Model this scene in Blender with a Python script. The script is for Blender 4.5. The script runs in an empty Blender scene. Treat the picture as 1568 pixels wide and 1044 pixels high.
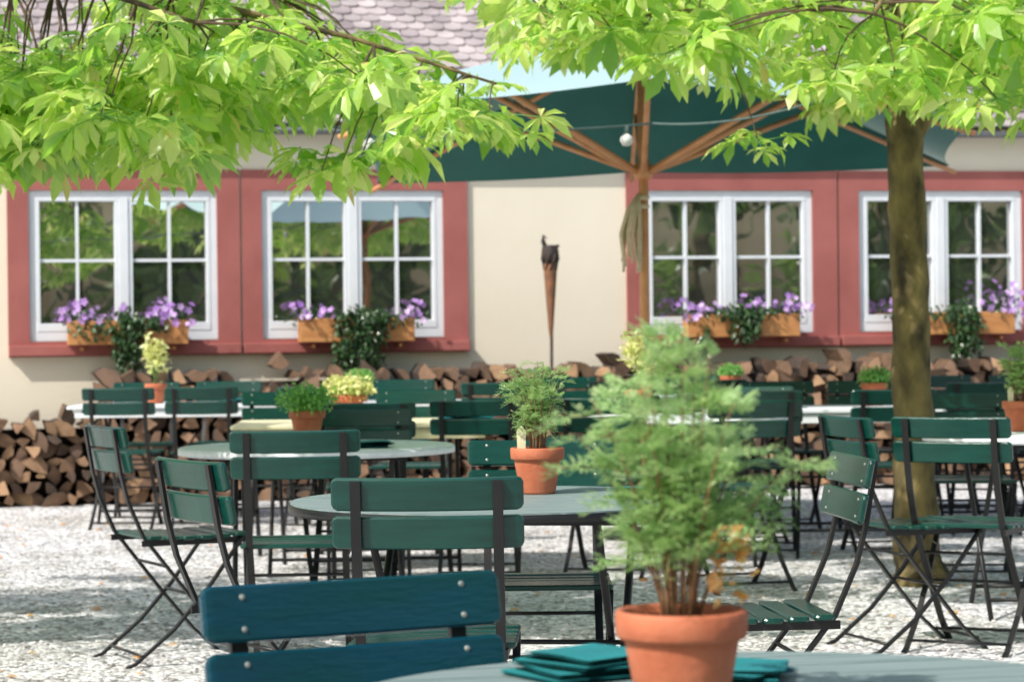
import bpy, bmesh, math, random
import numpy as np
from mathutils import Vector, Matrix
random.seed(7); rng=np.random.default_rng(7)
D=bpy.data; scn=bpy.context.scene; COL=scn.collection
rad=math.radians

# ------------------------------------------------------------ materials
def newmat(name):
    m=D.materials.new(name); m.use_nodes=True; nt=m.node_tree; nt.nodes.clear()
    out=nt.nodes.new('ShaderNodeOutputMaterial'); return m,nt,out
def ramp(nt,stops):
    r=nt.nodes.new('ShaderNodeValToRGB'); e=r.color_ramp.elements
    while len(e)<len(stops): e.new(0.5)
    for i,(p,c) in enumerate(stops):
        e[i].position=p; e[i].color=(*c,1)
    return r
def simple(name,c1,c2=None,scale=8,rough=.5,metal=0,bump=.0,bscale=60,spec=.5,island=False,stretch=None,stops=None):
    m,nt,out=newmat(name); N=nt.nodes; L=nt.links
    b=N.new('ShaderNodeBsdfPrincipled'); L.new(b.outputs[0],out.inputs[0])
    b.inputs['Roughness'].default_value=rough; b.inputs['Metallic'].default_value=metal
    b.inputs['Specular IOR Level'].default_value=spec
    tc=N.new('ShaderNodeTexCoord'); vec=tc.outputs['Object']
    if stretch:
        mp=N.new('ShaderNodeMapping'); mp.inputs['Scale'].default_value=stretch; L.new(vec,mp.inputs[0]); vec=mp.outputs[0]
    c2=c2 or tuple(x*.75 for x in c1)
    if island:
        g=N.new('ShaderNodeNewGeometry'); r=ramp(nt,stops or [(0,c1),(1,c2)]); L.new(g.outputs['Random Per Island'],r.inputs[0])
        n=N.new('ShaderNodeTexNoise'); n.inputs['Scale'].default_value=scale; n.inputs['Detail'].default_value=3; L.new(vec,n.inputs['Vector'])
        r3=ramp(nt,[(.3,(.68,.66,.64)),(.65,(1.08,1.05,1.03))]); L.new(n.outputs[0],r3.inputs[0])
        mx=N.new('ShaderNodeMixRGB'); mx.blend_type='MULTIPLY'; mx.inputs[0].default_value=1; L.new(r.outputs[0],mx.inputs[1]); L.new(r3.outputs[0],mx.inputs[2]); r=mx
    else:
        n=N.new('ShaderNodeTexNoise'); n.inputs['Scale'].default_value=scale; n.inputs['Detail'].default_value=4
        L.new(vec,n.inputs['Vector']); r=ramp(nt,[(.3,c1),(.7,c2)]); L.new(n.outputs[0],r.inputs[0])
    L.new(r.outputs[0],b.inputs['Base Color'])
    if bump:
        n2=N.new('ShaderNodeTexNoise'); n2.inputs['Scale'].default_value=bscale; n2.inputs['Detail'].default_value=3
        L.new(vec,n2.inputs['Vector'])
        bp=N.new('ShaderNodeBump'); bp.inputs['Strength'].default_value=bump; bp.inputs['Distance'].default_value=.01
        L.new(n2.outputs[0],bp.inputs['Height']); L.new(bp.outputs[0],b.inputs['Normal'])
    return m
def leafmat(name,stops,tstops,trans=.5,gloss=.06):
    m,nt,out=newmat(name); N=nt.nodes; L=nt.links
    g=N.new('ShaderNodeNewGeometry')
    r1=ramp(nt,stops); r2=ramp(nt,tstops)
    L.new(g.outputs['Random Per Island'],r1.inputs[0]); L.new(g.outputs['Random Per Island'],r2.inputs[0])
    d=N.new('ShaderNodeBsdfDiffuse'); t=N.new('ShaderNodeBsdfTranslucent'); gl=N.new('ShaderNodeBsdfGlossy')
    gl.inputs['Roughness'].default_value=.35
    L.new(r1.outputs[0],d.inputs[0]); L.new(r2.outputs[0],t.inputs[0])
    a=N.new('ShaderNodeMixShader'); a.inputs[0].default_value=trans
    L.new(d.outputs[0],a.inputs[1]); L.new(t.outputs[0],a.inputs[2])
    b=N.new('ShaderNodeMixShader'); b.inputs[0].default_value=gloss
    L.new(a.outputs[0],b.inputs[1]); L.new(gl.outputs[0],b.inputs[2]); L.new(b.outputs[0],out.inputs[0])
    return m

M={}
M['green']=simple('green_paint',(.0012,.036,.027),(.0025,.054,.040),scale=6,rough=.24,bump=.10,bscale=40,stretch=(1,8,8))
M['bluereflect']=simple('green_paint_blue_reflection',(.0012,.042,.038),(.003,.048,.090),scale=2.2,rough=.22,bump=.12,bscale=30,stretch=(1,5,5))  # near chair: green paint, blue reflection put into the colour as noise
M['black']=simple('black_steel',(.010,.011,.012),(.018,.018,.018),rough=.42,metal=.3,bump=.05)
M['rivet']=simple('rivet_metal',(.45,.47,.42),(.32,.34,.31),rough=.35,metal=.5)
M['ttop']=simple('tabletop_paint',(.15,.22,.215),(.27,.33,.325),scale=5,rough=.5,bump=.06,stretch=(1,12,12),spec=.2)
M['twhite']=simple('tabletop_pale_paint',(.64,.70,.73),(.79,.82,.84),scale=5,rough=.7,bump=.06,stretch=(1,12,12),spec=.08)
M['tcream']=simple('tabletop_cream_wood',(.68,.64,.40),(.76,.72,.52),scale=5,rough=.6,bump=.06,stretch=(1,12,12),spec=.12)
M['terra']=simple('terracotta',(.40,.105,.045),(.56,.18,.09),scale=14,rough=.75,bump=.15,bscale=90)
M['soil']=simple('soil',(.03,.02,.012),(.06,.04,.025),scale=60,rough=.95,bump=.8)
M['cloth']=simple('teal_cloth',(.004,.17,.18),(.008,.23,.24),scale=10,rough=.8,bump=.3,bscale=200)
M['plaster']=simple('cream_plaster',(.72,.655,.535),(.78,.715,.595),scale=1.1,rough=.9,bump=.2,bscale=40)
M['red']=simple('red_sandstone_paint',(.29,.086,.077),(.37,.120,.107),scale=3,rough=.8,bump=.15,bscale=50)
M['wframe']=simple('white_window_paint',(.66,.70,.75),(.72,.755,.80),rough=.4)
M['room']=simple('dark_interior',(.03,.03,.028),(.05,.05,.045),rough=.9)
M['plbox']=simple('planter_wood',(.46,.19,.06),(.58,.28,.10),scale=6,rough=.6,bump=.2,stretch=(1,8,8))
M['uwood']=simple('parasol_wood',(.62,.27,.11),(.74,.37,.17),scale=10,rough=.5,bump=.1)
M['rope']=simple('rope',(.78,.66,.45),(.6,.48,.3),rough=.9,scale=80,bump=.5)
M['gutter']=simple('gutter_zinc',(.16,.18,.20),(.24,.26,.28),rough=.45,metal=.6)
M['eave']=simple('eave_wood',(.16,.12,.09),(.22,.17,.13),rough=.7)
M['bark']=simple('bark',(.04,.032,.018),(.27,.205,.08),scale=12,rough=.95,bump=1.0,bscale=35,stretch=(1,1,.5))
M['twig']=simple('twig_bark',(.07,.05,.03),(.12,.08,.045),scale=30,rough=.9)
M['logend']=simple('log_end',(.60,.38,.20),(.22,.12,.07),rough=.85,island=True,scale=14,stops=[(0,(.07,.048,.036)),(.35,(.17,.105,.07)),(.7,(.28,.17,.105)),(1,(.44,.28,.16))])
M['logside']=simple('log_split_side',(.20,.12,.07),(.07,.045,.03),rough=.9,scale=20,bump=.5,stretch=(8,1,8))
M['logbark']=simple('log_bark',(.035,.026,.022),(.08,.058,.045),rough=.95,scale=25,bump=.8)
M['rust']=simple('rusty_iron',(.26,.11,.05),(.14,.07,.04),scale=20,rough=.8,bump=.4)
M['dark_iron']=simple('dark_iron',(.05,.032,.025),(.03,.02,.018),scale=20,rough=.7)
M['stemred']=simple('woody_stem',(.20,.09,.04),(.28,.15,.07),rough=.8,scale=40)
M['bulb']=simple('frosted_bulb',(.8,.8,.78),rough=.2)
M['cable']=simple('cable',(.10,.16,.15),rough=.6)
M['tile']=simple('roof_tile',(.50,.455,.475),(.29,.255,.275),rough=.85,island=True,scale=3)
def fabric():
    m,nt,out=newmat('parasol_fabric'); N=nt.nodes; L=nt.links
    d=N.new('ShaderNodeBsdfDiffuse'); t=N.new('ShaderNodeBsdfTranslucent')
    n=N.new('ShaderNodeTexNoise'); n.inputs['Scale'].default_value=3
    tc=N.new('ShaderNodeTexCoord'); L.new(tc.outputs['Object'],n.inputs['Vector'])
    r=ramp(nt,[(.3,(.010,.15,.115)),(.7,(.018,.20,.155))]); L.new(n.outputs[0],r.inputs[0]); L.new(r.outputs[0],d.inputs[0])
    t.inputs[0].default_value=(.001,.018,.014,1)
    gl=N.new('ShaderNodeBsdfGlossy'); gl.inputs['Roughness'].default_value=.6; gl.inputs[0].default_value=(.8,1,.97,1)
    a=N.new('ShaderNodeMixShader'); a.inputs[0].default_value=.5; L.new(d.outputs[0],a.inputs[1]); L.new(t.outputs[0],a.inputs[2])
    f=N.new('ShaderNodeFresnel'); f.inputs[0].default_value=1.45
    b=N.new('ShaderNodeMixShader'); L.new(f.outputs[0],b.inputs[0]); L.new(a.outputs[0],b.inputs[1]); L.new(gl.outputs[0],b.inputs[2])
    L.new(b.outputs[0],out.inputs[0]); return m
M['fabric']=fabric()
def glass():
    m,nt,out=newmat('window_glass'); N=nt.nodes; L=nt.links
    gl=N.new('ShaderNodeBsdfGlossy'); gl.inputs['Roughness'].default_value=.015; gl.inputs[0].default_value=(.95,.97,1,1)
    d=N.new('ShaderNodeBsdfDiffuse'); d.inputs[0].default_value=(.035,.038,.036,1)
    a=N.new('ShaderNodeMixShader'); a.inputs[0].default_value=.44
    L.new(d.outputs[0],a.inputs[1]); L.new(gl.outputs[0],a.inputs[2]); L.new(a.outputs[0],out.inputs[0])
    tc=N.new('ShaderNodeTexCoord'); n=N.new('ShaderNodeTexNoise'); n.inputs['Scale'].default_value=1.6; L.new(tc.outputs['Object'],n.inputs['Vector'])
    bp=N.new('ShaderNodeBump'); bp.inputs['Strength'].default_value=.25; bp.inputs['Distance'].default_value=.01
    L.new(n.outputs[0],bp.inputs['Height']); L.new(bp.outputs[0],gl.inputs['Normal'])
    return m
M['glass']=glass()
def gravel():
    m,nt,out=newmat('gravel'); N=nt.nodes; L=nt.links
    b=N.new('ShaderNodeBsdfPrincipled'); L.new(b.outputs[0],out.inputs[0]); b.inputs['Roughness'].default_value=.95; b.inputs['Specular IOR Level'].default_value=.1
    tc=N.new('ShaderNodeTexCoord')
    v=N.new('ShaderNodeTexVoronoi'); v.inputs['Scale'].default_value=46; L.new(tc.outputs['Object'],v.inputs['Vector'])
    bw=N.new('ShaderNodeRGBToBW'); L.new(v.outputs['Color'],bw.inputs[0])
    r=ramp(nt,[(.2,(.22,.215,.21)),(.42,(.56,.555,.565)),(.6,(.72,.72,.73)),(.85,(.88,.88,.89))]); L.new(bw.outputs[0],r.inputs[0])
    n=N.new('ShaderNodeTexNoise'); n.inputs['Scale'].default_value=1.3; n.inputs['Detail'].default_value=5; n.inputs['Roughness'].default_value=.8
    L.new(tc.outputs['Object'],n.inputs['Vector'])
    r2=ramp(nt,[(.38,(.72,.71,.67)),(.54,(1,1,1))]); L.new(n.outputs[0],r2.inputs[0])
    mx=N.new('ShaderNodeMixRGB'); mx.blend_type='MULTIPLY'; mx.inputs[0].default_value=1
    L.new(r.outputs[0],mx.inputs[1]); L.new(r2.outputs[0],mx.inputs[2]); L.new(mx.outputs[0],b.inputs['Base Color'])
    bp=N.new('ShaderNodeBump'); bp.inputs['Strength'].default_value=.8; bp.inputs['Distance'].default_value=.014; bp.invert=True
    L.new(v.outputs['Distance'],bp.inputs['Height']); L.new(bp.outputs[0],b.inputs['Normal'])
    return m
M['gravel']=gravel()
M['pebble']=simple('pebble',(.2,.2,.2),(.8,.8,.8),rough=.85,island=True,scale=40,stops=[(0,(.18,.17,.16)),(.3,(.45,.44,.43)),(1,(.86,.85,.84))])
M['leaf']=leafmat('chestnut_leaf',[(0,(.10,.26,.035)),(.3,(.24,.45,.07)),(.75,(.42,.64,.12)),(.97,(.55,.72,.18)),(1,(.6,.45,.12))],
                  [(0,(.34,.66,.06)),(.3,(.62,.90,.14)),(.75,(.86,.98,.26)),(.97,(.95,.99,.46)),(1,(.9,.75,.25))],trans=.62)
M['darkleaf']=leafmat('ivy_leaf',[(0,(.02,.06,.02)),(1,(.06,.13,.04))],[(0,(.03,.1,.02)),(1,(.08,.18,.04))],trans=.25)
M['fern']=leafmat('feathery_leaf',[(0,(.22,.42,.14)),(.6,(.40,.60,.26)),(1,(.62,.72,.38))],[(0,(.42,.66,.2)),(1,(.7,.82,.38))],trans=.45)
M['fern2']=leafmat('herb_leaf',[(0,(.12,.36,.07)),(1,(.30,.58,.15))],[(0,(.25,.6,.10)),(1,(.5,.78,.2))],trans=.45)
M['yell']=leafmat('yellow_leaf',[(0,(.62,.68,.22)),(1,(.87,.85,.48))],[(0,(.7,.75,.2)),(1,(.88,.88,.4))],trans=.4)
M['dry']=leafmat('dry_leaf',[(0,(.70,.30,.08)),(1,(.80,.55,.22))],[(0,(.7,.3,.06)),(1,(.7,.4,.1))],trans=.4)
M['petal']=leafmat('purple_petal',[(0,(.38,.17,.60)),(.6,(.56,.32,.78)),(1,(.76,.56,.87))],[(0,(.5,.25,.7)),(1,(.7,.45,.8))],trans=.3)
M['far']=leafmat('far_foliage',[(0,(.035,.08,.015)),(.6,(.16,.28,.04)),(1,(.32,.48,.09))],[(0,(.08,.2,.03)),(1,(.3,.45,.07))],trans=.3)

# ------------------------------------------------------------ mesh builder
class MB:
    def __init__(s): s.v=[];s.f=[];s.m=[];s.s=[]
    def add(s,vs,fs,mat=0,smooth=False):
        o=len(s.v); s.v.extend([tuple(v) for v in vs])
        for f in fs: s.f.append(tuple(i+o for i in f)); s.m.append(mat); s.s.append(smooth)
    def box(s,c,d,mat=0,R=None,bev=0.0):
        bm=bmesh.new(); bmesh.ops.create_cube(bm,size=1)
        for v in bm.verts: v.co=Vector((v.co.x*d[0],v.co.y*d[1],v.co.z*d[2]))
        if bev: bmesh.ops.bevel(bm,geom=list(bm.edges),offset=bev,segments=2,affect='EDGES',profile=.5)
        vs=[(R@v.co if R else v.co)+Vector(c) for v in bm.verts]
        bm.verts.index_update()
        s.add(vs,[[v.index for v in f.verts] for f in bm.faces],mat); bm.free()
    def rings(s,rings,mat=0,smooth=False,cap=True):
        n=len(rings[0]); vs=[p for r in rings for p in r]; fs=[]
        for i in range(len(rings)-1):
            for j in range(n):
                k=(j+1)%n; fs.append((i*n+j,i*n+k,(i+1)*n+k,(i+1)*n+j))
        o=len(s.v); s.add(vs,fs,mat,smooth)
        if cap:
            s.f.append(tuple(o+j for j in reversed(range(n)))); s.m.append(mat); s.s.append(False)
            b=o+(len(rings)-1)*n; s.f.append(tuple(b+j for j in range(n))); s.m.append(mat); s.s.append(False)
    def tube(s,pts,rads,mat=0,n=8,cap=True):
        pts=[Vector(p) for p in pts]
        if not hasattr(rads,'__len__'): rads=[rads]*len(pts)
        R=[]; prev=None
        for i,p in enumerate(pts):
            t=(pts[min(i+1,len(pts)-1)]-pts[max(i-1,0)])
            if t.length<1e-9: t=Vector((0,0,1))
            t.normalize()
            if prev is None:
                a=Vector((1,0,0)) if abs(t.x)<.8 else Vector((0,1,0)); u=t.cross(a).normalized()
            else:
                u=(prev-t*prev.dot(t)).normalized()
            prev=u; w=t.cross(u)
            R.append([p+(u*math.cos(2*math.pi*k/n)+w*math.sin(2*math.pi*k/n))*rads[i] for k in range(n)])
        s.rings(R,mat,True,cap)
    def bar(s,pts,w,t,mat=0,side=Vector((1,0,0))):
        pts=[Vector(p) for p in pts]; R=[]
        for i,p in enumerate(pts):
            d=(pts[min(i+1,len(pts)-1)]-pts[max(i-1,0)]).normalized(); nn=d.cross(side).normalized()
            R.append([p+side*w/2+nn*t/2,p-side*w/2+nn*t/2,p-side*w/2-nn*t/2,p+side*w/2-nn*t/2])
        s.rings(R,mat)
    def slat(s,c,U,V,Nn,L,h,t,mat=0,curve=0,seg=8):
        c=Vector(c);U=Vector(U).normalized();V=Vector(V).normalized();Nn=Vector(Nn).normalized()
        xs=[-L/2,-L/2+.005,-L/2+.014]+[(-L/2+.014)+(L-.028)*k/seg for k in range(1,seg)]+[L/2-.014,L/2-.005,L/2]
        hs=[.70,.90,1]+[1]*(seg-1)+[1,.9,.7]; ts=[.5,.9,1]+[1]*(seg-1)+[1,.9,.5]
        R=[]
        for x,a,b in zip(xs,hs,ts):
            off=curve*((2*x/L)**2); H=h/2*a;T=t/2*b; q=.004
            o=c+U*x+Nn*off
            R.append([o+V*(H-q)+Nn*T,o+V*H+Nn*(T-q),o+V*H-Nn*(T-q),o+V*(H-q)-Nn*T,o-V*(H-q)-Nn*T,o-V*H-Nn*(T-q),o-V*H+Nn*(T-q),o-V*(H-q)+Nn*T])
        s.rings(R,mat)
    def lathe(s,prof,c=(0,0,0),mat=0,n=32,smooth=True):
        c=Vector(c); vs=[];fs=[]
        for r,z in prof:
            for k in range(n): a=2*math.pi*k/n; vs.append(c+Vector((r*math.cos(a),r*math.sin(a),z)))
        for i in range(len(prof)-1):
            for j in range(n):
                k=(j+1)%n; fs.append((i*n+j,i*n+k,(i+1)*n+k,(i+1)*n+j))
        s.add(vs,fs,mat,smooth)
    def tmpl(s,V,F,Rs,Ps,Ss,mat=0):
        V=np.array(V); Rs=np.asarray(Rs);Ps=np.asarray(Ps);Ss=np.asarray(Ss)
        W=np.einsum('nij,kj->nki',Rs,V)*Ss[:,None,None]+Ps[:,None,:]
        o=len(s.v); k=len(V); s.v.extend(map(tuple,W.reshape(-1,3).tolist()))
        for i in range(len(Ps)):
            b=o+i*k
            for f in F: s.f.append(tuple(b+q for q in f))
        s.m.extend([mat]*(len(Ps)*len(F))); s.s.extend([False]*(len(Ps)*len(F)))
    def mesh(s,name,mats):
        me=D.meshes.new(name); me.from_pydata(s.v,[],s.f)
        for m in mats: me.materials.append(M[m] if isinstance(m,str) else m)
        me.polygons.foreach_set('material_index',s.m); me.polygons.foreach_set('use_smooth',s.s); me.update(); return me
    def obj(s,name,mats,parent=None,loc=(0,0,0),rz=0):
        return place(name,s.mesh(name,mats),loc,rz,parent)
def place(name,me,loc=(0,0,0),rz=0,parent=None):
    o=D.objects.new(name,me); COL.objects.link(o); o.location=loc; o.rotation_euler=(0,0,rz)
    if parent: o.parent=parent
    return o
def empty(name,loc=(0,0,0),rz=0): return place(name,None,loc,rz)
def basis(fwd,up):
    f=fwd/np.linalg.norm(fwd,axis=1,keepdims=True); x=np.cross(f,up); x/=np.linalg.norm(x,axis=1,keepdims=True)+1e-9
    z=np.cross(x,f); return np.stack([x,f,z],axis=2)
def rdir(n): 
    a=rng.normal(size=(n,3)); return a/np.linalg.norm(a,axis=1,keepdims=True)
LEAF_V=[(0,0,0),(.3,.45,-.05),(0,.5,.03),(-.3,.45,-.05),(0,1,-.12)]; LEAF_F=[(0,1,2),(0,2,3),(1,4,2),(2,4,3)]
def scatter(mb,P,size,mat,upbias=.8,var=.4,fwd=None):
    n=len(P); f=rdir(n) if fwd is None else fwd+rdir(n)*.5
    u=rdir(n)*(1-upbias)+np.array([0,0,1])*upbias
    mb.tmpl(LEAF_V,LEAF_F,basis(f,u),P,size*(1+rng.uniform(-var,var,n)),mat)

# ------------------------------------------------------------ ground
g=MB(); g.add([(-400,-400,0),(400,-400,0),(400,400,0),(-400,400,0)],[(0,1,2,3)]); g.obj('gravel_ground',['gravel'])
m=MB(); n=9000
yy=rng.uniform(7.2,17.5,n); P=np.stack([rng.uniform(-1,1,n)*(.24*yy+.5),yy,np.full(n,.002)],1)
PB_V=[(1,0,0),(.3,.9,0),(-.8,.6,0),(-.9,-.5,0),(.2,-.95,0),(.35,.1,.6),(-.3,-.05,.65)]; PB_F=[(0,1,5),(1,2,6,5),(2,3,6),(3,4,6),(4,5,6),(4,0,5)]
ang=rng.uniform(0,6.28,n); m.tmpl(PB_V,PB_F,basis(np.stack([np.cos(ang),np.sin(ang),np.zeros(n)],1),np.tile([0,0,1.],(n,1))),P,rng.uniform(.004,.013,n),0)
m.obj('loose_pebbles',['pebble'])

# ------------------------------------------------------------ building (local frame along facade)
WLOC=(0,19.11,0); WR=math.atan(.223)
bld=empty('inn_building',WLOC,WR)
wins=[(-3.54,-2.19),(-1.868,-.516),(1.015,2.365),(2.735,4.085)]
ZB,ZT=1.15,2.235
U0,U1,H=-9,11,2.78
def gridwall(mb,us,zs,y,holes,mat):
    for i in range(len(us)-1):
        for j in range(len(zs)-1):
            cu=(us[i]+us[i+1])/2; cz=(zs[j]+zs[j+1])/2
            if any(a<cu<b and c<cz<d for a,b,c,d in holes): continue
            mb.add([(us[i],y,zs[j]),(us[i+1],y,zs[j]),(us[i+1],y,zs[j+1]),(us[i],y,zs[j+1])],[(0,1,2,3)],mat)
w=MB(); holes=[(a,b,ZB,ZT) for a,b in wins]
us=sorted([U0,U1]+[x for a,b in wins for x in (a,b)])
gridwall(w,us,[0,ZB,ZT,H],0,holes,0)
for a,b in wins:
    for q in ([(a,0,ZB),(b,0,ZB),(b,.22,ZB),(a,.22,ZB)],[(a,0,ZT),(a,.22,ZT),(b,.22,ZT),(b,0,ZT)],[(a,0,ZB),(a,.22,ZB),(a,.22,ZT),(a,0,ZT)],[(b,0,ZB),(b,0,ZT),(b,.22,ZT),(b,.22,ZB)]):
        w.add(q,[(0,1,2,3)],0)
w.add([(U0,0,0),(U0,7,0),(U0,7,H),(U0,3.5,H+3.0),(U0,0,H)],[(0,1,2,3,4)]); w.add([(U1,0,0),(U1,7,0),(U1,7,H),(U1,3.5,H+3.0),(U1,0,H)],[(0,1,2,3,4)])
w.add([(U0,7,0),(U1,7,0),(U1,7,H),(U0,7,H)],[(0,1,2,3)])
w.obj('plaster_walls',['plaster'],bld)
r=MB()
for a,b in wins: r.box(((a+b)/2,1.2,1.6),(1.9,1.9,2.2))
r.obj('dark_room',['room'],bld)
s=MB()
def surround(a,b,wa,wb):
    z0,z1=1.04,2.385; y=-.03
    gridwall(s,[a,wa,wb,b],[z0,ZB,ZT,z1],y,[(wa,wb,ZB,ZT)],0)
    def edge(p,q): s.add([(p[0],y,p[1]),(q[0],y,q[1]),(q[0],-.0005,q[1]),(p[0],-.0005,p[1])],[(0,1,2,3)])
    for p,q in (((a,z0),(b,z0)),((b,z0),(b,z1)),((b,z1),(a,z1)),((a,z1),(a,z0)),((wa,ZB),(wa,ZT)),((wa,ZT),(wb,ZT)),((wb,ZT),(wb,ZB))): edge(p,q)
    s.box(((a+b)/2,-.055,1.085),(b-a-.002,.07,.075),0,bev=.006)
surround(-3.69,-2.028,*wins[0]); surround(-2.012,-.335,*wins[1]); surround(.888,2.557,*wins[2]); surround(2.573,4.235,*wins[3])
s.obj('window_surrounds',['red'],bld)
f=MB(); gmb=MB()
for wi,(a,b) in enumerate(wins):
    y=.03
    fw=.05
    f.box(((a+b)/2,y,ZT-fw/2),(b-a,.07,fw),bev=.004); f.box(((a+b)/2,y,ZB+.035),(b-a,.07,.07),bev=.004)
    for x in (a+fw/2,b-fw/2): f.box((x,y,(ZB+ZT)/2),(fw,.068,ZT-ZB-.02),bev=.004)
    c=(a+b)/2; f.box((c,y-.008,(ZB+ZT)/2),(.07,.075,ZT-ZB-.1),bev=.004)
    for k,(p,q) in enumerate(((a+fw,c-.035),(c+.035,b-fw))):
        sw=.030; z0,z1=ZB+.07,ZT-fw
        for x in (p+sw/2,q-sw/2): f.box((x,y-.012,(z0+z1)/2),(sw,.05,z1-z0),bev=.004)
        for z,hh in ((z0+.03,.06),(z1-sw/2,sw)): f.box(((p+q)/2,y-.014,z),(q-p-.004,.05,hh),bev=.004)
        f.box(((p+q)/2,y-.006,(z0+z1)/2),(.022,.03,z1-z0-.04)); zm=z0+.06+(z1-z0-.1)*.52
        f.box(((p+q)/2,y-.004,zm),(q-p-.04,.03,.022))
        yt=rng.uniform(-.008,.008)
        gmb.add([(p,y+.006+yt,z0),(q,y+.006-yt,z0),(q,y+.006-yt,z1),(p,y+.006+yt,z1)],[(0,1,2,3)])
f.obj('window_frames',['wframe'],bld); gmb.obj('window_panes',['glass'],bld)
SL=rad(42); ez=2.68; ey=-.12
t=MB(); exposure=.098; tw=.14; rows=47
cs,sn=math.cos(SL),math.sin(SL)
TV=[];arc=6
for k in range(arc+1):
    a=math.pi*k/arc; TV.append((-math.cos(a)*tw*.48,-math.sin(a)*tw*.24,0))
TV=TV+[(tw*.48,.15,0),(-tw*.48,.15,0)]
nT=len(TV); TV2=TV+[(x,y,-.016) for x,y,_ in TV]
TF=[tuple(range(nT))]+[(i,i+nT,(i+1)%nT+nT,(i+1)%nT) for i in range(nT)]
def slope(P,x,d,lift=0,tilt=.13):
    out=[]
    for a,b,c in P:
        dd=d+b; h=c+lift+(.15-b)*tilt+.02
        out.append((x+a, ey+dd*cs-h*sn, ez+dd*sn+h*cs))
    return out
for rr in range(rows):
    n=int((U1-U0+.6)/tw)
    for i in range(n):
        x=U0-.3+(i+.5+(rr%2)*.5)*tw; 
        t.add(slope(TV2,x+random.uniform(-.004,.004),rr*exposure+.05+random.uniform(-.006,.006),random.uniform(0,.008)),TF)
t.obj('roof_tiles',['tile'],bld)
t=MB(); Ld=rows*exposure+.1; ry=ey+Ld*cs; rz_=ez+Ld*sn
t.add([(U0-.3,ey,ez),(U1+.3,ey,ez),(U1+.3,ry,rz_),(U0-.3,ry,rz_)],[(0,1,2,3)])
t.add([(U0-.3,ry,rz_),(U1+.3,ry,rz_),(U1+.3,ry*2+.5,ez),(U0-.3,ry*2+.5,ez)],[(0,1,2,3)])
t.obj('roof_deck',['eave'],bld)
t=MB()
t.box((1,-.062,ez-.02),(U1-U0+.5,.11,.03),0)
ring=[]
for xx in (U0-.3,U1+.3): ring.append([(xx,ey-.03+.045*math.cos(a),ez+.045*math.sin(a)) for a in [math.pi+math.pi*k/8 for k in range(9)]]+[(xx,ey-.03+.038*math.cos(a),ez+.038*math.sin(a)) for a in [2*math.pi-math.pi*k/8 for k in range(9)]])
t.rings(ring,1,True); t.obj('eave_and_gutter',['eave','gutter'],bld)

# ------------------------------------------------------------ firewood pile
def piletop(u):
    return float(np.interp(u,[-4.6,-3.9,-3.5,-3.12,-3.05,5.2,5.6],[.2,.60,.70,.74,.95,.95,.3]))
lp=MB(); z=.045; row=0
while z<1.05:
    u=-4.6+(row%2)*.05
    while u<5.6:
        st=random.uniform(.085,.145)
        if z<piletop(u)-.02+random.uniform(-.06,.05):
            rr=random.uniform(.045,.095); rot=random.uniform(0,2*math.pi); span=random.choice([1.0,1.4,1.8,2.3,2.9])
            poly=[(0,0)]+[(rr*1.25*math.cos(span*(k/4-.5)),rr*1.25*math.sin(span*(k/4-.5))) for k in range(5)]
            cx=sum(p[0] for p in poly)/6; poly=[((p[0]-cx)*random.uniform(.82,1.2),p[1]*random.uniform(.82,1.2)) for p in poly]
            pts=[(u+p[0]*math.cos(rot)-p[1]*math.sin(rot),z+p[0]*math.sin(rot)+p[1]*math.cos(rot)) for p in poly]
            yf=-.44+random.uniform(-.09,.08); yb=-.1; k1=random.uniform(-.45,.45); k2=random.uniform(-.35,.35)
            F_=[(p[0],yf+k1*(p[0]-u)+k2*(p[1]-z),max(p[1],.003)) for p in pts]; B_=[(p[0]+random.uniform(-.01,.01),yb,max(p[1],.003)) for p in pts]
            lp.add(F_,[tuple(range(6))],0)
            for k in range(6):
                kk=(k+1)%6; lp.add([F_[k],F_[kk],B_[kk],B_[k]],[(0,1,2,3)],1 if k in (0,5) else 2)
        u+=st
    z+=.084; row+=1
lp.box((1.0,-.14,.43),(8.0,.2,.83),2); lp.box((-3.6,-.14,.28),(1.1,.2,.5),2)
wp=lp.obj('firewood_pile',['logend','logside','logbark'],None,WLOC,WR)

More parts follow.
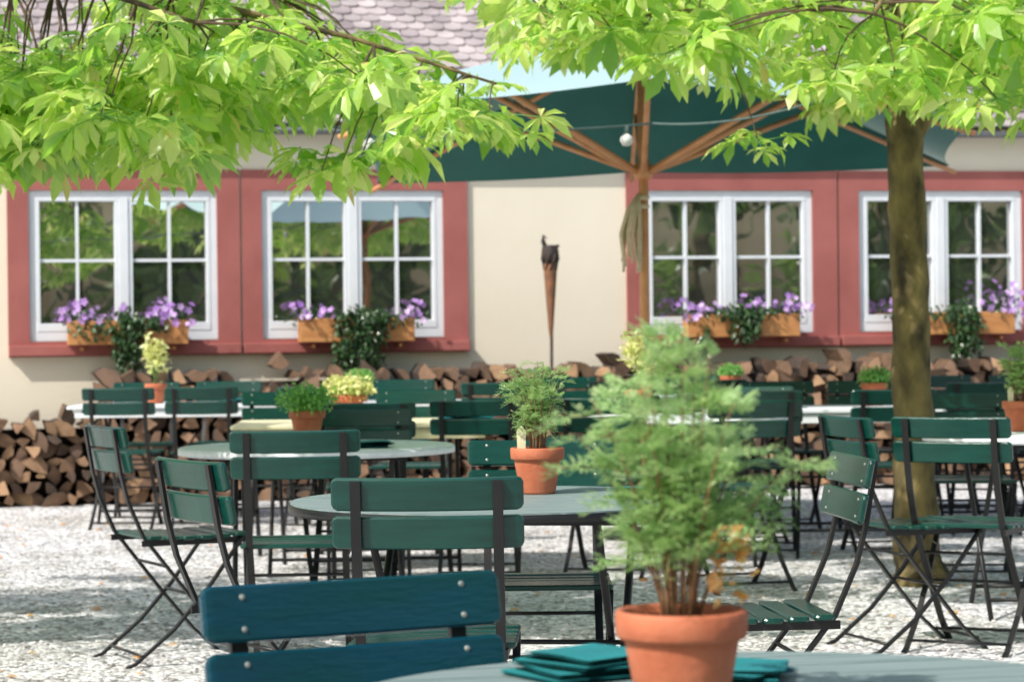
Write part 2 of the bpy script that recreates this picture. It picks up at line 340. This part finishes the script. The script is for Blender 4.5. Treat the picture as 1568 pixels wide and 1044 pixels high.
# ------------------------------------------------------------ window flower boxes
FL_V=[(0,0,0)];FL_F=[]
for k in range(5):
    a=2*math.pi*k/5; b=len(FL_V)
    for da,rr in ((-.5,.75),(-.2,1.0),(.2,1.0),(.5,.75)): FL_V.append((rr*math.cos(a+da),rr*math.sin(a+da),.15*rr))
    FL_F.append((0,b,b+1,b+2,b+3))
def blob(c,r,n): 
    d=rdir(n)*(rng.random((n,1))**.45); return np.array(c)+d*np.array(r)
def flowerbox(u0,u1,cl,trail):
    m=MB(); zc=1.125; hh=.17; yy=-.165; L=u1-u0
    for half in ((u0,(u0+u1)/2-.012),((u0+u1)/2+.012,u1)):
        a,b=half
        m.box(((a+b)/2,yy-.068,zc+hh/2),(b-a,.014,hh),0,bev=.003); m.box(((a+b)/2,yy+.068,zc+hh/2),(b-a,.014,hh),0,bev=.003)
        for x in (a+.007,b-.007): m.box((x,yy,zc+hh/2),(.014,.12,hh-.004),0)
        m.box(((a+b)/2,yy,zc+.01),(b-a-.03,.12,.014),0); m.box(((a+b)/2,yy,zc+hh-.03),(b-a-.03,.12,.02),1)
    for x in (u0+.1,u1-.1): m.box((x,yy+.05,zc-.03),(.02,.20,.02),0)
    for (x,z,rx,rz,n) in cl:
        P=blob((x,yy-.02,zc+hh+z),(rx,.1,rz),int(n*2.2)); scatter(m,P-np.array([0,0,.02]),.038,3,.6)
        n=int(n*.5); P=blob((x,yy-.06,zc+hh+z+.02),(rx*1.2,.11,rz*1.45),n)
        nz=np.array([0,-1,.5])+rdir(n)*.7
        m.tmpl(FL_V,FL_F,basis(np.cross(nz,rdir(n)),nz),P,rng.uniform(.018,.033,n),2)
    for (x,z,rx,rz,n) in trail:
        P=blob((x,yy-.09,zc+z),(rx,.10,rz),n); scatter(m,P,.05,3,.3,fwd=np.array([0,-.3,-.6]))
    o=m.obj('flower_box',['plbox','soil','petal','darkleaf'],None,WLOC,WR); return o
flowerbox(-3.28,-2.43,[(-3.18,.03,.17,.08,70),(-2.55,.02,.16,.10,75),(-2.9,.05,.1,.05,10)],[(-2.86,.03,.14,.26,520),(-2.75,.17,.2,.06,160),(-3.1,.12,.2,.08,90)])
flowerbox(-1.62,-.78,[(-1.56,.02,.17,.07,40),(-.80,.02,.13,.07,32)],[(-1.19,.0,.21,.30,900),(-1.1,.18,.28,.08,250)])
flowerbox(1.30,2.18,[(1.36,.02,.16,.07,48),(1.75,.05,.2,.06,26),(2.1,.03,.16,.08,50)],[(1.75,.10,.13,.17,300),(1.7,.2,.3,.06,200),(1.42,.0,.04,.15,60)])
flowerbox(2.98,3.92,[(3.0,.02,.12,.06,34),(3.85,.06,.2,.12,80)],[(3.50,.02,.15,.28,520),(3.4,.17,.25,.07,160)])

# ------------------------------------------------------------ garden torch
m=MB(); 
m.tube([(0,0,0),(0,0,.6),(.004,0,1.2)],.012,1,8)
m.lathe([(.008,1.12),(.018,1.2),(.036,1.45),(.048,1.62),(.052,1.66),(.040,1.67),(.0,1.66)],mat=0,n=14)
for k in range(8):
    a=k/8*2*math.pi
    m.tube([(math.cos(a)*.042,math.sin(a)*.042,1.62),(math.cos(a+.5)*.062,math.sin(a+.5)*.062,1.70),(math.cos(a+1)*.050,math.sin(a+1)*.05,1.79)],.009,1,6)
m.lathe([(.03,1.66),(.06,1.70),(.062,1.76),(.05,1.80)],mat=1,n=14)
m.tube([(-.03,0,1.78),(-.05,0,1.83),(-.045,0,1.87),(-.02,0,1.85)],[.02,.018,.012,.004],1,6)
m.tube([(.03,0,1.76),(.06,0,1.80),(.07,0,1.79)],[.015,.012,.004],1,6)
m.lathe([(.09,.0),(.09,.012),(.0,.014)],mat=1,n=16)
m.obj('garden_torch',['rust','dark_iron'],None,(.28,18.35,0))

# ------------------------------------------------------------ chair
def chair_mesh(paint):
    c=MB(); X=Vector((1,0,0))
    lean=Vector((0,-.035,.17)).normalized(); nrm=lean.cross(X).normalized()
    if nrm.y<0: nrm=-nrm
    for zc,yc in ((.832,-.298),(.742,-.280)):
        c.slat((0,yc,zc),X,lean,nrm,.45,.078,.018,0,curve=.012)
    for sx in (-1,1):
        x=.166*sx
        c.bar([(x,-.315,.865),(x,-.288,.70),(x,-.262,.60),(x,-.205,.47),(x,-.02,.235),(x,.10,.09),(x,.20,.0)],.024,.010,1)
        x2=.190*sx
        c.bar([(x2,.17,.455),(x2,.03,.27),(x2,-.10,.13),(x2,-.25,.012),(x2,-.285,.0)],.02,.010,1)
        c.bar([(x*1.07,-.215,.447),(x*1.07,.18,.447)],.008,.022,1)
        for zc,yc in ((.832,-.298),(.742,-.280)):
            for dz in (-.022,.022):
                o0=Vector((x,yc,zc))+lean*dz+nrm*(.012*(x/.225)**2)
                for sgn,off in ((-1,.0185),(1,.0095)):
                    n=8; o=o0+nrm*sgn*off
                    vs=[o+X*math.cos(2*math.pi*k/n)*.0048+lean*math.sin(2*math.pi*k/n)*.0048-nrm*sgn*.001 for k in range(n)]
                    vs.append(o+nrm*.0035*sgn); c.add(vs,[(k,(k+1)%n,n) for k in range(n)],2,True)
    for k in range(6):
        y=-.172+k*.067; z=.467-.006*math.sin(k/5*math.pi)
        c.slat((0,y,z),X,(0,1,0),(0,0,1),.40,.056,.016,0,seg=2)
    for y,z,x in ((.165,.045,.166),(-.22,.04,.19),(.0,.245,.19),(-.12,.36,.166)): c.tube([(-x,y,z),(x,y,z)],.006,1,8)
    return c.mesh('folding_chair',[paint,'black','rivet'])
CH=chair_mesh('green'); CHB=chair_mesh('bluereflect')
def chair(bx,by,h,me=None):
    h=rad(h); dx,dy=math.sin(h),math.cos(h)
    return place('folding_chair',me or CH,(bx+.29*dx,by+.29*dy,0),-h)
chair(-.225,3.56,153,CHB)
for a in [(-.202,5.96,2),(.085,7.85,180),(.89,6.75,-96),(-.870,6.9,59),(-1.50,9.42,63),(-.75,8.8,-2),(-.66,11.05,182),
 (-.175,12.25,3),(-.68,12.0,-4),(-.54,14.3,185),(-1.29,14.3,170),(-2.42,15.7,3),(-1.91,15.7,-3),(-2.47,17.3,178),(-1.92,17.35,184),
 (.42,12.35,12),(1.1,11.6,-15),(1.35,14.3,200),(1.28,13.3,8),(1.98,13.3,-6),(1.6,15.5,176),(2.12,15.4,186),
 (1.60,9.36,27),(1.24,9.55,72),(2.2,12.5,184),(-.1,16.0,5),(-1.2,15.4,2),(-.75,17.3,182),(.7,16.0,-4),(1.25,16.1,4),(1.2,17.7,180),
 (2.7,14.6,4),(3.2,14.7,-6),(2.75,16.6,178),(3.3,16.5,184),(.35,17.4,175)]: chair(*a)

# ------------------------------------------------------------ tables
def legs(m,hx,hy,mat):
    for sx in (-1,1):
        m.tube([(sx*hx,-hy,0),(sx*hx,hy*.85,.715)],.011,mat,8); m.tube([(sx*(hx-.04),hy,0),(sx*(hx-.04),-hy*.85,.715)],.011,mat,8)
    m.tube([(-hx,-hy*.8,.08),(hx,-hy*.8,.08)],.009,mat,8); m.tube([(-hx+.04,hy*.8,.08),(hx-.04,hy*.8,.08)],.009,mat,8)
    m.tube([(-hx,0,.36),(hx,0,.36)],.007,mat,8)
    for sy in (-1,1): m.box((0,sy*hy*.85,.713),(hx*2+.04,.03,.02),mat)
def round_table(R,x,y,top,rz=0):
    m=MB(); sw=.088; gap=.006; n=int(2*R/(sw+gap))+1; y0=-n*(sw+gap)/2
    for i in range(n):
        a=y0+i*(sw+gap)+gap/2; b=a+sw; a=max(a,-R+.004); b=min(b,R-.004)
        if b-a<.01: continue
        ys=[a+(b-a)*k/5 for k in range(6)]
        pr=[(math.sqrt(max(R*R-q*q,0)),q) for q in ys]; poly=pr+[(-p,q) for p,q in reversed(pr)]
        k=len(poly); vs=[(p,q,.75) for p,q in poly]+[(p,q,.728) for p,q in poly]
        m.add(vs,[tuple(range(k)),tuple(reversed(range(k,2*k)))]+[(j,j+k,(j+1)%k+k,(j+1)%k) for j in range(k)],0)
    m.lathe([(R+.001,.722),(R+.006,.722),(R+.006,.746),(R+.001,.746),(R+.001,.722)],mat=1,n=64)
    legs(m,R*.6,R*.66,2)
    m.obj('garden_table',[top,'black' if top!='twhite' else 'twhite','black'],None,(x,y,0),rz)
def rect_table(W,Dp,x,y,top,rz=0):
    m=MB(); n=max(3,round(Dp/.1)); sw=Dp/n-.006
    for i in range(n): m.slat((0,-Dp/2+(i+.5)*Dp/n,.739),(1,0,0),(0,1,0),(0,0,1),W,sw,.022,0,seg=2)
    for sx in (-1,1): m.box((sx*(W/2-.12),0,.716),(.05,Dp-.04,.022),0)
    m.box((0,-Dp/2+.03,.700),(W-.1,.02,.05),0); m.box((0,Dp/2-.03,.700),(W-.1,.02,.05),0)
    legs(m,W*.36,Dp*.42,1)
    m.obj('garden_table',[top,'black'],None,(x,y,0),rz)
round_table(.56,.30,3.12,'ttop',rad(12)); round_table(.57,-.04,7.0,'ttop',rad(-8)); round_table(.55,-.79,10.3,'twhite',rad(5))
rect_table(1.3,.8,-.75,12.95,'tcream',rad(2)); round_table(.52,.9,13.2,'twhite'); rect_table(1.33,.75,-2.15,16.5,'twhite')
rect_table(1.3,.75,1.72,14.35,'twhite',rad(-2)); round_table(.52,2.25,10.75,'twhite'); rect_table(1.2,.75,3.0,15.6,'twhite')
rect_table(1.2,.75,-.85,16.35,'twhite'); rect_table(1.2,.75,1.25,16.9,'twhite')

def cloth(x,y,rz,w=.2,d=.15,z=.752,Ls=4,th=.006):
    m=MB()
    for L in range(Ls):
        n=10; R=Matrix.Rotation(rng.uniform(-.35,.35),3,'Z'); vs=[];fs=[]
        for i in range(n+1):
            for j in range(n+1):
                a=(i/n-.5)*w*(1-.04*L); b=(j/n-.5)*d*(1-.04*L)
                zz=L*th+.004+.5*th*max(0,math.sin(a*28+L)*math.cos(b*25+L*2))
                q=R@Vector((a+.008*L,b,0)); vs.append((q.x,q.y,zz)); 
        for i in range(n):
            for j in range(n): k=i*(n+1)+j; fs.append((k,k+n+1,k+n+2,k+1))
        m.add(vs,fs,0,True); m.add([(v[0],v[1],v[2]-.003) for v in vs],fs,0,True)
    m.obj('folded_napkin',['cloth'],None,(x,y,z),rz)
cloth(.085,3.44,.5,.16,.15,Ls=4,th=.008); cloth(.285,3.40,-.4,.13,.13,Ls=3,th=.006); cloth(-.62,10.1,.3,.25,.2); cloth(-.25,12.9,.2,.28,.2); cloth(1.45,14.3,0,.3,.22,Ls=6,th=.01); cloth(-1.75,16.5,.3,.25,.2); cloth(.35,7.05,.9,.18,.14)

# ------------------------------------------------------------ potted plants
def pot(m,r=.074,h=.13):
    k=r/.074
    m.lathe([(0,.004),(.044*k,.004),(.047*k,0),(.050*k,.006),(.066*k,h*.72),(.066*k,h*.735),(.073*k,h*.745),(.0755*k,h*.78),(.0765*k,h*.97),(.074*k,h),(.069*k,h),(.067*k,h*.97),(.064*k,h*.85)],mat=0,n=40)
    m.lathe([(.066*k,h*.86),(.03*k,h*.89),(0,h*.88)],mat=1,n=40)
def feathery(m,h0,H,Wd,nst,nfr,fs,lm,sm,low=.35,leafk=.3,w=.15):
    P=[];Fw=[];Up=[];S=[]
    for i in range(nst):
        a=2*math.pi*i/nst+random.uniform(-.3,.3); rr=Wd*random.uniform(.1,.95); hh=H*random.uniform(.6,1)*(1-.3*(rr/Wd)**2)
        b=Vector((math.cos(a)*.018,math.sin(a)*.018,h0)); e=Vector((math.cos(a)*rr,math.sin(a)*rr,h0+hh))
        mid=(b+e)/2+Vector((-math.cos(a)*rr*.2,-math.sin(a)*rr*.2,hh*.08))
        pts=[b*(1-t)**2+mid*2*t*(1-t)+e*t*t for t in [k/8 for k in range(9)]]
        m.tube(pts,[.0028-.0022*k/8 for k in range(9)],sm,5)
        for j in range(nfr):
            t=low+(1-low)*(j+random.random())/nfr; o=b*(1-t)**2+mid*2*t*(1-t)+e*t*t
            aa=random.uniform(0,6.28); d=Vector((math.cos(aa),math.sin(aa),random.uniform(-.1,1.2))).normalized()
            L=fs*random.uniform(.6,1.3)
            side=d.cross(Vector((0,0,1))).normalized(); nu=side.cross(d)
            K=9; prev=o
            for q in range(1,K+1):
                tt=q/K; c=o+d*L*tt-Vector((0,0,1))*L*.45*tt*tt
                if q in (3,6,9): m.tube([prev,c],.0006,lm,3,False); prev=c
                pl=L*.40*math.sin(math.pi*(.15+.8*tt))
                for sd in (-1,1):
                    v=(side*sd+d*.6+Vector((0,0,random.uniform(-.3,.4)))).normalized()
                    for z in (.35,.7,1.0):
                        for s2 in (-1,1):
                            w_=(v+nu*random.uniform(-.4,.4)+d*s2*.8).normalized()
                            P.append(c+v*pl*z*.75); Fw.append(w_); Up.append(nu); S.append(pl*leafk)
    V=[(0,0,0),(w,.5,.02),(0,1,0),(-w,.5,-.02)]; m.tmpl(V,[(0,1,2,3)],basis(np.array(Fw),np.array(Up)),np.array(P),np.array(S),lm)
def potted(x,y,kind,z=.75,r=.074,H=.13,s=1.0):
    m=MB(); pot(m,r,H); h0=H*.87
    if kind=='big':
        feathery(m,h0,.355,.135,20,11,.075,2,5,.24,.40,.17)
        n=36; P=np.stack([.035+rng.uniform(.0,.045,n),rng.uniform(-.05,-.01,n),h0+rng.uniform(.03,.12,n)],1); scatter(m,P,.022,4,.5)
    elif kind=='mid':
        feathery(m,h0,.30,.085,16,11,.058,2,5,.26,.42,.18)
        V=[(-.011,0,0),(.011,0,0),(.013,0,.075),(0,0,.09),(-.013,0,.075)]; m.add([(v[0]-.045,v[1]-.03,v[2]+h0-.01) for v in V],[(0,1,2,3,4)],6)
    elif kind=='herb':
        for k in range(60):
            a=random.uniform(0,6.28); rr=random.uniform(.01,.11)*s; e=(math.cos(a)*rr,math.sin(a)*rr,h0+random.uniform(.05,.115)*s*(1-.4*(rr/.11/s)**2))
            m.tube([(math.cos(a)*.02,math.sin(a)*.02,h0-.01),e],.001,3,3,False)
        P=blob((0,0,h0+.055*s),(.115*s,.115*s,.065*s),900); scatter(m,P,.022,3,.5)
    elif kind=='yellow':
        P=blob((0,0,h0+.055*s),(.12*s,.12*s,.055*s),520); scatter(m,P,.036,4,.5); P=blob((0,0,h0+.03*s),(.1*s,.1*s,.03*s),120); scatter(m,P,.028,3,.5)
    elif kind=='tall':
        for k in range(5):
            a=k*1.3; e=Vector((math.cos(a)*.04,math.sin(a)*.04,h0+.16+.02*k)); m.tube([(0,0,h0-.01),e],.003,3,5)
            scatter(m,np.array(e)+rng.normal(size=(70,3))*np.array([.025,.025,.045]),.035,4,.5)
    o=m.obj('potted_plant',['terra','soil','fern','fern2','dry' if kind=='big' else 'yell','stemred','tcream'],None,(x,y,z),random.uniform(0,6) if kind not in('big','mid') else 0); return o
potted(.199,3.06,'big',r=.077); potted(.068,7.2,'mid'); potted(-.86,10.70,'herb',s=1.1); potted(-.84,13.1,'yellow',s=1.1,r=.085)
potted(-2.30,16.5,'tall',r=.07); potted(-.98,16.4,'herb',s=.8,r=.07); potted(.66,13.45,'tall',s=1,r=.07); potted(2.05,14.5,'herb',r=.075,s=.9)
potted(1.45,17.0,'herb',s=.75,r=.07); potted(2.16,10.9,'mid')

# ------------------------------------------------------------ parasol
par=empty('garden_parasol',(.764,14.7,0))
m=MB()
m.tube([(0,0,.05),(0,0,2.9)],.029,0,16); m.lathe([(.0,2.06),(.05,2.06),(.058,2.08),(.058,2.13),(.04,2.15),(.03,2.16)],mat=0,n=16)
m.lathe([(.04,2.66),(.055,2.68),(.055,2.74),(.03,2.76)],mat=0,n=16); m.lathe([(.0,2.92),(.03,2.95),(.035,2.98),(.02,3.02),(0,3.03)],mat=0,n=12)
m.lathe([(.0,.05),(.25,.05),(.26,.04),(.26,0)],mat=1,n=32)
yn,yf=-1.42,1.40
tips=[(-1.72,yn,2.38),(0,yn,2.50),(1.68,yn,2.36),(1.86,0,2.34),(2.0,yf,2.20),(0,yf,2.18),(-1.60,yf,2.13),(-1.70,0,2.36)]
apex=Vector((0,0,2.95)); 
for i,tp in enumerate(tips):
    tp=Vector(tp); top=Vector((0,0,2.86)); d=(tp-top); 
    e=tp-Vector((0,0,.03)); m.tube([top+d.normalized()*.04,e+d.normalized()*.05],.016,0,6)
    mp=top.lerp(e,.52); hb=Vector((0,0,2.10))+Vector((d.x,d.y,0)).normalized()*.05; m.tube([hb,mp-Vector((0,0,.015))],.020,0,6)
m.obj('pole_and_ribs',['uwood','black'],par)
m=MB(); n=10
for i in range(8):
    a=Vector(tips[i]); b=Vector(tips[(i+1)%8]); vs=[];fs=[]
    for r_ in range(n+1):
        for c_ in range(n+1):
            t=r_/n; q=c_/n; p=apex.lerp(a.lerp(b,q),t); sag=-.03*math.sin(math.pi*q)*t**1.5
            inw=(Vector((0,0,p.z))-p)*(.04*math.sin(math.pi*q)*t*t); vs.append(p+inw+Vector((0,0,sag+.012*math.sin(9*t+i)*math.sin(math.pi*q))))
    for r_ in range(n):
        for c_ in range(n): k=r_*(n+1)+c_; fs.append((k,k+1,k+n+2,k+n+1))
    m.add(vs,fs,0,True)
m.obj('canopy',['fabric'],par)
m=MB()
for k in range(16):
    a=k/16*6.28; x0=-.075+.05*math.cos(a); y0=-.06+.04*math.sin(a)
    m.tube([(-.03,-.04,1.97),(x0*.8,y0,1.88),(x0+random.uniform(-.03,.02),y0,1.74),(x0*.9+random.uniform(-.02,.02),y0,1.62-random.uniform(0,.10))],.008,0,5)
for zz in (1.95,1.90): m.lathe([(.036,zz-.014),(.05,zz),(.036,zz+.014)],c=(-.01,-.01,0),mat=0,n=12)
m.obj('rope_bundle',['rope'],par)

# ------------------------------------------------------------ string lights
m=MB()
def cab(a,b,sag,bulbs):
    a=Vector(a);b=Vector(b); P=[a.lerp(b,k/30)-Vector((0,0,sag*4*(k/30)*(1-k/30))) for k in range(31)]
    m.tube(P,.006,0,5)
    for t in bulbs:
        p=P[int(t*30)]; m.tube([p,p-Vector((0,0,.05))],.012,0,8)
        m.lathe([(0,-.105),(.022,-.10),(.034,-.076),(.031,-.058),(.012,-.042)],c=p-Vector((0,0,0)),mat=1,n=14)
cab((-3.4,9.3,2.5),(.73,13.1,2.25),.22,(.2,.43,.68,.99)); cab((.73,13.1,2.25),(1.9,11.8,2.45),.1,())
m.obj('light_string',['cable','bulb'])

# ------------------------------------------------------------ trees
def palm_template(shift):
    V=[];F=[]
    for ang,ln in ((-118,.62),(-78,.82),(-38,.97),(0,1.05),(38,.97),(78,.82),(118,.62)):
        ln*=1+.12*math.sin(shift*3+ang); a=rad(ang+8*math.sin(ang*.7+shift)); d=np.array([math.sin(a),math.cos(a)]); p=np.array([math.cos(a),-math.sin(a)]); b=len(V)
        dr=.42+.22*math.sin(shift*5+ang*1.3)
        def pt(t,w,z): q=d*t*ln+p*w*ln; V.append((q[0],q[1],z-dr*(t*ln)**1.7))
        pt(0,0,0);pt(.38,0,-.0);pt(.74,0,-.0);pt(1.0,0,-.05);pt(.38,.11,.035);pt(.74,.19,.045);pt(.38,-.11,.035);pt(.74,-.19,.045)
        F+= [(b,b+4,b+1),(b,b+1,b+6),(b+1,b+4,b+5,b+2),(b+1,b+2,b+7,b+6),(b+2,b+5,b+3),(b+2,b+3,b+7)]
    return V,F
PALMS=[palm_template(k*1.7) for k in range(4)]
def tree(name,base,trunk,limbs,clumps,leafn,size=.132):
    root=empty(name); m=MB(); base=Vector(base)
    def tb(pts,r,seg=5,n=14):
        P=[];Rr=[]
        for i in range(len(pts)-1):
            for k in range(seg):
                t=k/seg; a=Vector(pts[i]);b=Vector(pts[i+1]); P.append(a.lerp(b,t)+Vector((random.uniform(-.007,.007),random.uniform(-.007,.007),0))); Rr.append((r[i]*(1-t)+r[i+1]*t)*random.uniform(.95,1.06))
        P.append(Vector(pts[-1]));Rr.append(r[-1]); m.tube(P,Rr,0,n); return P
    tb(*trunk,seg=8,n=20); nodes=[]
    for pts,r in limbs: nodes+=tb(pts,r,6,8)
    nodes=np.array([list(p) for p in nodes])
    for c in clumps:
        dd=np.linalg.norm(nodes-np.array(c),axis=1); o=Vector(nodes[int(np.argmin(dd))]); c=Vector(c)
        mid=(o+c)/2+Vector((random.uniform(-.06,.06),random.uniform(-.06,.06),.10*(c-o).length)); ln=(c-o).length
        m.tube([o,o.lerp(mid,.5)+Vector((0,0,.02*ln)),mid,mid.lerp(c,.55)+Vector((0,0,.02)),c],[.004+.003*ln,.004+.003*ln,.004,.003,.003],1,5,False)
    m.obj('trunk_and_branches',['bark','twig'],root)
    lm=MB(); P=[];Fw=[];Up=[];S=[]
    for c in clumps:
        c=np.array(c)
        for k in range(random.randint(leafn-3,leafn+3)):
            a=random.uniform(0,6.28); el=random.uniform(-.5,.6); d=np.array([math.cos(a)*math.cos(el),math.sin(a)*math.cos(el),math.sin(el)])
            pl=random.uniform(.05,.22); p=c+d*pl; P.append(p); Fw.append(d*np.array([1,1,.3])+np.array([0,0,-.25])+rng.normal(size=3)*.25); Up.append(np.array([0,0,1])+rng.normal(size=3)*.38); S.append(size*random.uniform(.55,1.3))
            lm.tube([tuple(c),tuple(p)],.0022,1,3,False)
    P=np.array(P);B=basis(np.array(Fw),np.array(Up));S=np.array(S)
    for k,(PV,PF) in enumerate(PALMS): lm.tmpl(PV,PF,B[k::4],P[k::4],S[k::4],0)
    lm.obj('foliage',['leaf','fern2'],root); return root
def crown(n_low,n_up,xr,zl,zh,yr,ctr,rad3,wt,excl=lambda p:False,plow=.62):
    C=[]
    while len(C)<n_low:
        x=random.uniform(*xr)
        if random.random()>np.interp(x,*wt): continue
        y=random.uniform(*yr); a=np.interp(x,*zl)+.10; b=max(np.interp(x,*zh),a+.02)
        z=a+min(.36,b-a)*random.random() if random.random()<plow else a+(b-a)*random.random()
        z=1.22+(z-1.22)*y/10.0
        if not excl((x,y,z)): C.append((x,y,z))
    k=0
    while k<n_up:
        d=rdir(1)[0]*random.uniform(.35,1)**.5; p=np.array(ctr)+d*np.array(rad3)
        if p[2]>2.95 and not excl(p): C.append(tuple(p)); k+=1
    return C
zl=([-4.8,-2.0,-1.36,-1.23,-.85,-.72,-.5,-.4,-.16,.04],[2.0,1.80,1.80,1.88,1.92,2.06,2.08,1.93,1.91,2.0])
zh=([-4.8,-1.0,-.8,-.5,-.4,-.16,.04],[2.75,2.65,2.5,2.22,2.15,2.08,2.04])
wt=([-4.8,-2.4,-1.9,-1.2,-.9,-.5,0],[.25,.5,1,1,.7,.45,.34])
CL=crown(165,36,(-4.4,-.02),zl,zh,(8.9,10.7),(-3.3,9.2,3.8),(1.8,2.0,1.4),wt,plow=.5)
CL+=[(-.62,9.5,1.84),(-.70,9.5,1.80),(-.55,9.55,1.87)]
tree('chestnut_tree',(-3.1,9.2,0),([(-3.1,9.2,0),(-3.08,9.2,.3),(-3.05,9.22,1.6),(-3.0,9.25,2.6),(-2.95,9.3,3.8)],[.17,.13,.115,.10,.05]),
 [([(-3.02,9.25,2.1),(-2.3,9.5,2.5),(-1.4,9.7,2.52),(-.6,9.7,2.32),(-.05,9.7,2.14)],[.05,.035,.018,.010,.005]),
  ([(-3.0,9.25,2.3),(-2.4,10.1,2.8),(-1.6,10.4,2.7),(-1.0,10.5,2.6)],[.045,.03,.015,.007]),
  ([(-3.0,9.25,2.4),(-2.4,8.9,2.7),(-1.7,8.9,2.5),(-1.1,9.0,2.3)],[.045,.03,.015,.007]),
  ([(-3.0,9.25,2.2),(-3.6,9.8,2.8),(-4.4,10.2,2.9)],[.045,.03,.01]),([(-3.0,9.25,2.5),(-3.5,8.4,3.0),(-3.9,7.7,3.1)],[.045,.03,.01]),
  ([(-3.0,9.25,2.8),(-2.2,9.6,3.8),(-1.6,9.8,4.2)],[.045,.03,.01]),([(-2.95,9.3,3.6),(-3.2,9.6,4.8)],[.05,.01])],CL,9)
zl=([-.15,.1,.17,.55,.6,1.1,1.4,2.0,4.8],[2.42,2.30,2.22,2.20,2.14,2.03,2.02,1.97,2.1]); zh=([-.15,.1,.5,4.8],[2.55,2.65,2.75,2.85])
wt=([-.15,.3,.6,1.1,2.2,2.8,4.6],[.6,.65,.62,.8,1,.5,.25])
CR=crown(155,45,(-.10,4.4),zl,zh,(9.7,12.0),(2.2,11.3,3.9),(2.0,1.8,1.4),wt,lambda p:p[1]>12.9)
CR+=[(1.04,10.7,1.98)]
tree('chestnut_tree',(1.86,11.9,0),([(1.90,11.9,0),(1.875,11.9,.12),(1.862,11.9,.7),(1.85,11.9,1.5),(1.83,11.9,2.15),(1.79,11.9,2.6),(1.75,11.9,3.4),(1.7,11.9,4.3)],[.135,.105,.092,.086,.085,.075,.06,.03]),
 [([(1.85,11.9,2.0),(1.95,11.88,2.28),(2.2,11.7,2.6),(2.8,11.5,2.9),(3.6,11.4,3.0)],[.05,.048,.04,.025,.01]),
  ([(1.82,11.9,2.3),(1.4,11.3,2.6),(.9,10.9,2.55),(.3,10.6,2.5),(0,10.5,2.6)],[.045,.030,.018,.010,.005]),
  ([(1.8,11.9,2.5),(1.7,11.0,2.8),(1.6,10.3,2.7),(1.4,9.8,2.4)],[.045,.03,.018,.008]),
  ([(1.95,11.88,2.3),(2.3,11.0,2.55),(2.5,10.2,2.5),(2.6,9.8,2.3)],[.04,.03,.018,.008]),
  ([(1.78,11.9,2.7),(1.2,12.2,3.2),(.6,12.3,3.4)],[.04,.03,.01]),([(1.75,11.9,3.2),(2.3,11.8,4.2),(2.6,11.6,4.8)],[.04,.03,.01]),([(1.75,11.9,3.2),(1.2,11.3,4.0),(.8,11.0,4.4)],[.04,.03,.01])],CR,9)
# tree belt behind the terrace (seen mirrored in the windows)
m=MB()
for k in range(26):
    x=-9+k*1.75+random.uniform(-.6,.6); y=random.uniform(-17,-12); hh=random.uniform(6,8.5)
    m.tube([(x,y,0),(x+.1,y,hh*.4),(x,y,hh*.8)],[.2,.15,.05],1,8)
    for q in range(18):
        c=(x+random.uniform(-1.4,1.4),y+random.uniform(-1,1),hh*random.random()**1.3+.3); P=blob(c,(.9,.8,.6),55); scatter(m,P,.42,0,.5)
m.obj('background_trees',['far','bark'])

# fallen leaves
m=MB(); n=420; P=np.stack([rng.uniform(-5,5,n),rng.uniform(3.5,17,n),np.full(n,.012)],1); m.tmpl(LEAF_V,LEAF_F,basis(np.c_[rdir(n)[:,:2],np.zeros(n)+.01],np.tile([0,0,1.],(n,1))),P,rng.uniform(.03,.08,n),0); m.obj('fallen_leaves',['dry'])

# ------------------------------------------------------------ light, sky, camera
sd=Vector((-.50,-.45,.70)).normalized()
el=math.asin(sd.z); az=math.atan2(sd.x,sd.y)
wd=D.worlds.new('World'); scn.world=wd; wd.use_nodes=True; nt=wd.node_tree
sky=nt.nodes.new('ShaderNodeTexSky'); sky.sky_type='NISHITA'; sky.sun_disc=False; sky.sun_elevation=el; sky.sun_rotation=az%(2*math.pi)
sky.dust_density=3; sky.air_density=1.5
nt.links.new(sky.outputs[0],nt.nodes['Background'].inputs[0]); nt.nodes['Background'].inputs[1].default_value=.15
sl=D.lights.new('sun','SUN'); sl.energy=5; sl.angle=rad(.53); sl.color=(1,.95,.88); so=D.objects.new('sun',sl); COL.objects.link(so)
so.rotation_euler=sd.to_track_quat('Z','Y').to_euler(); so.location=(-6,-6,14)
cam=D.cameras.new('camera'); co=D.objects.new('camera',cam); COL.objects.link(co); scn.camera=co
cam.lens=90; cam.sensor_width=36; cam.clip_end=1000; cam.clip_start=.05
co.matrix_world=Matrix.Translation((0,0,1.22))@Matrix.Rotation(rad(90-.32),4,'X')@Matrix.Rotation(rad(-.65),4,'Z')
cam.dof.use_dof=True; cam.dof.focus_distance=6.0; cam.dof.aperture_fstop=8
scn.view_settings.view_transform='Standard'; scn.view_settings.look='None'; scn.view_settings.exposure=0
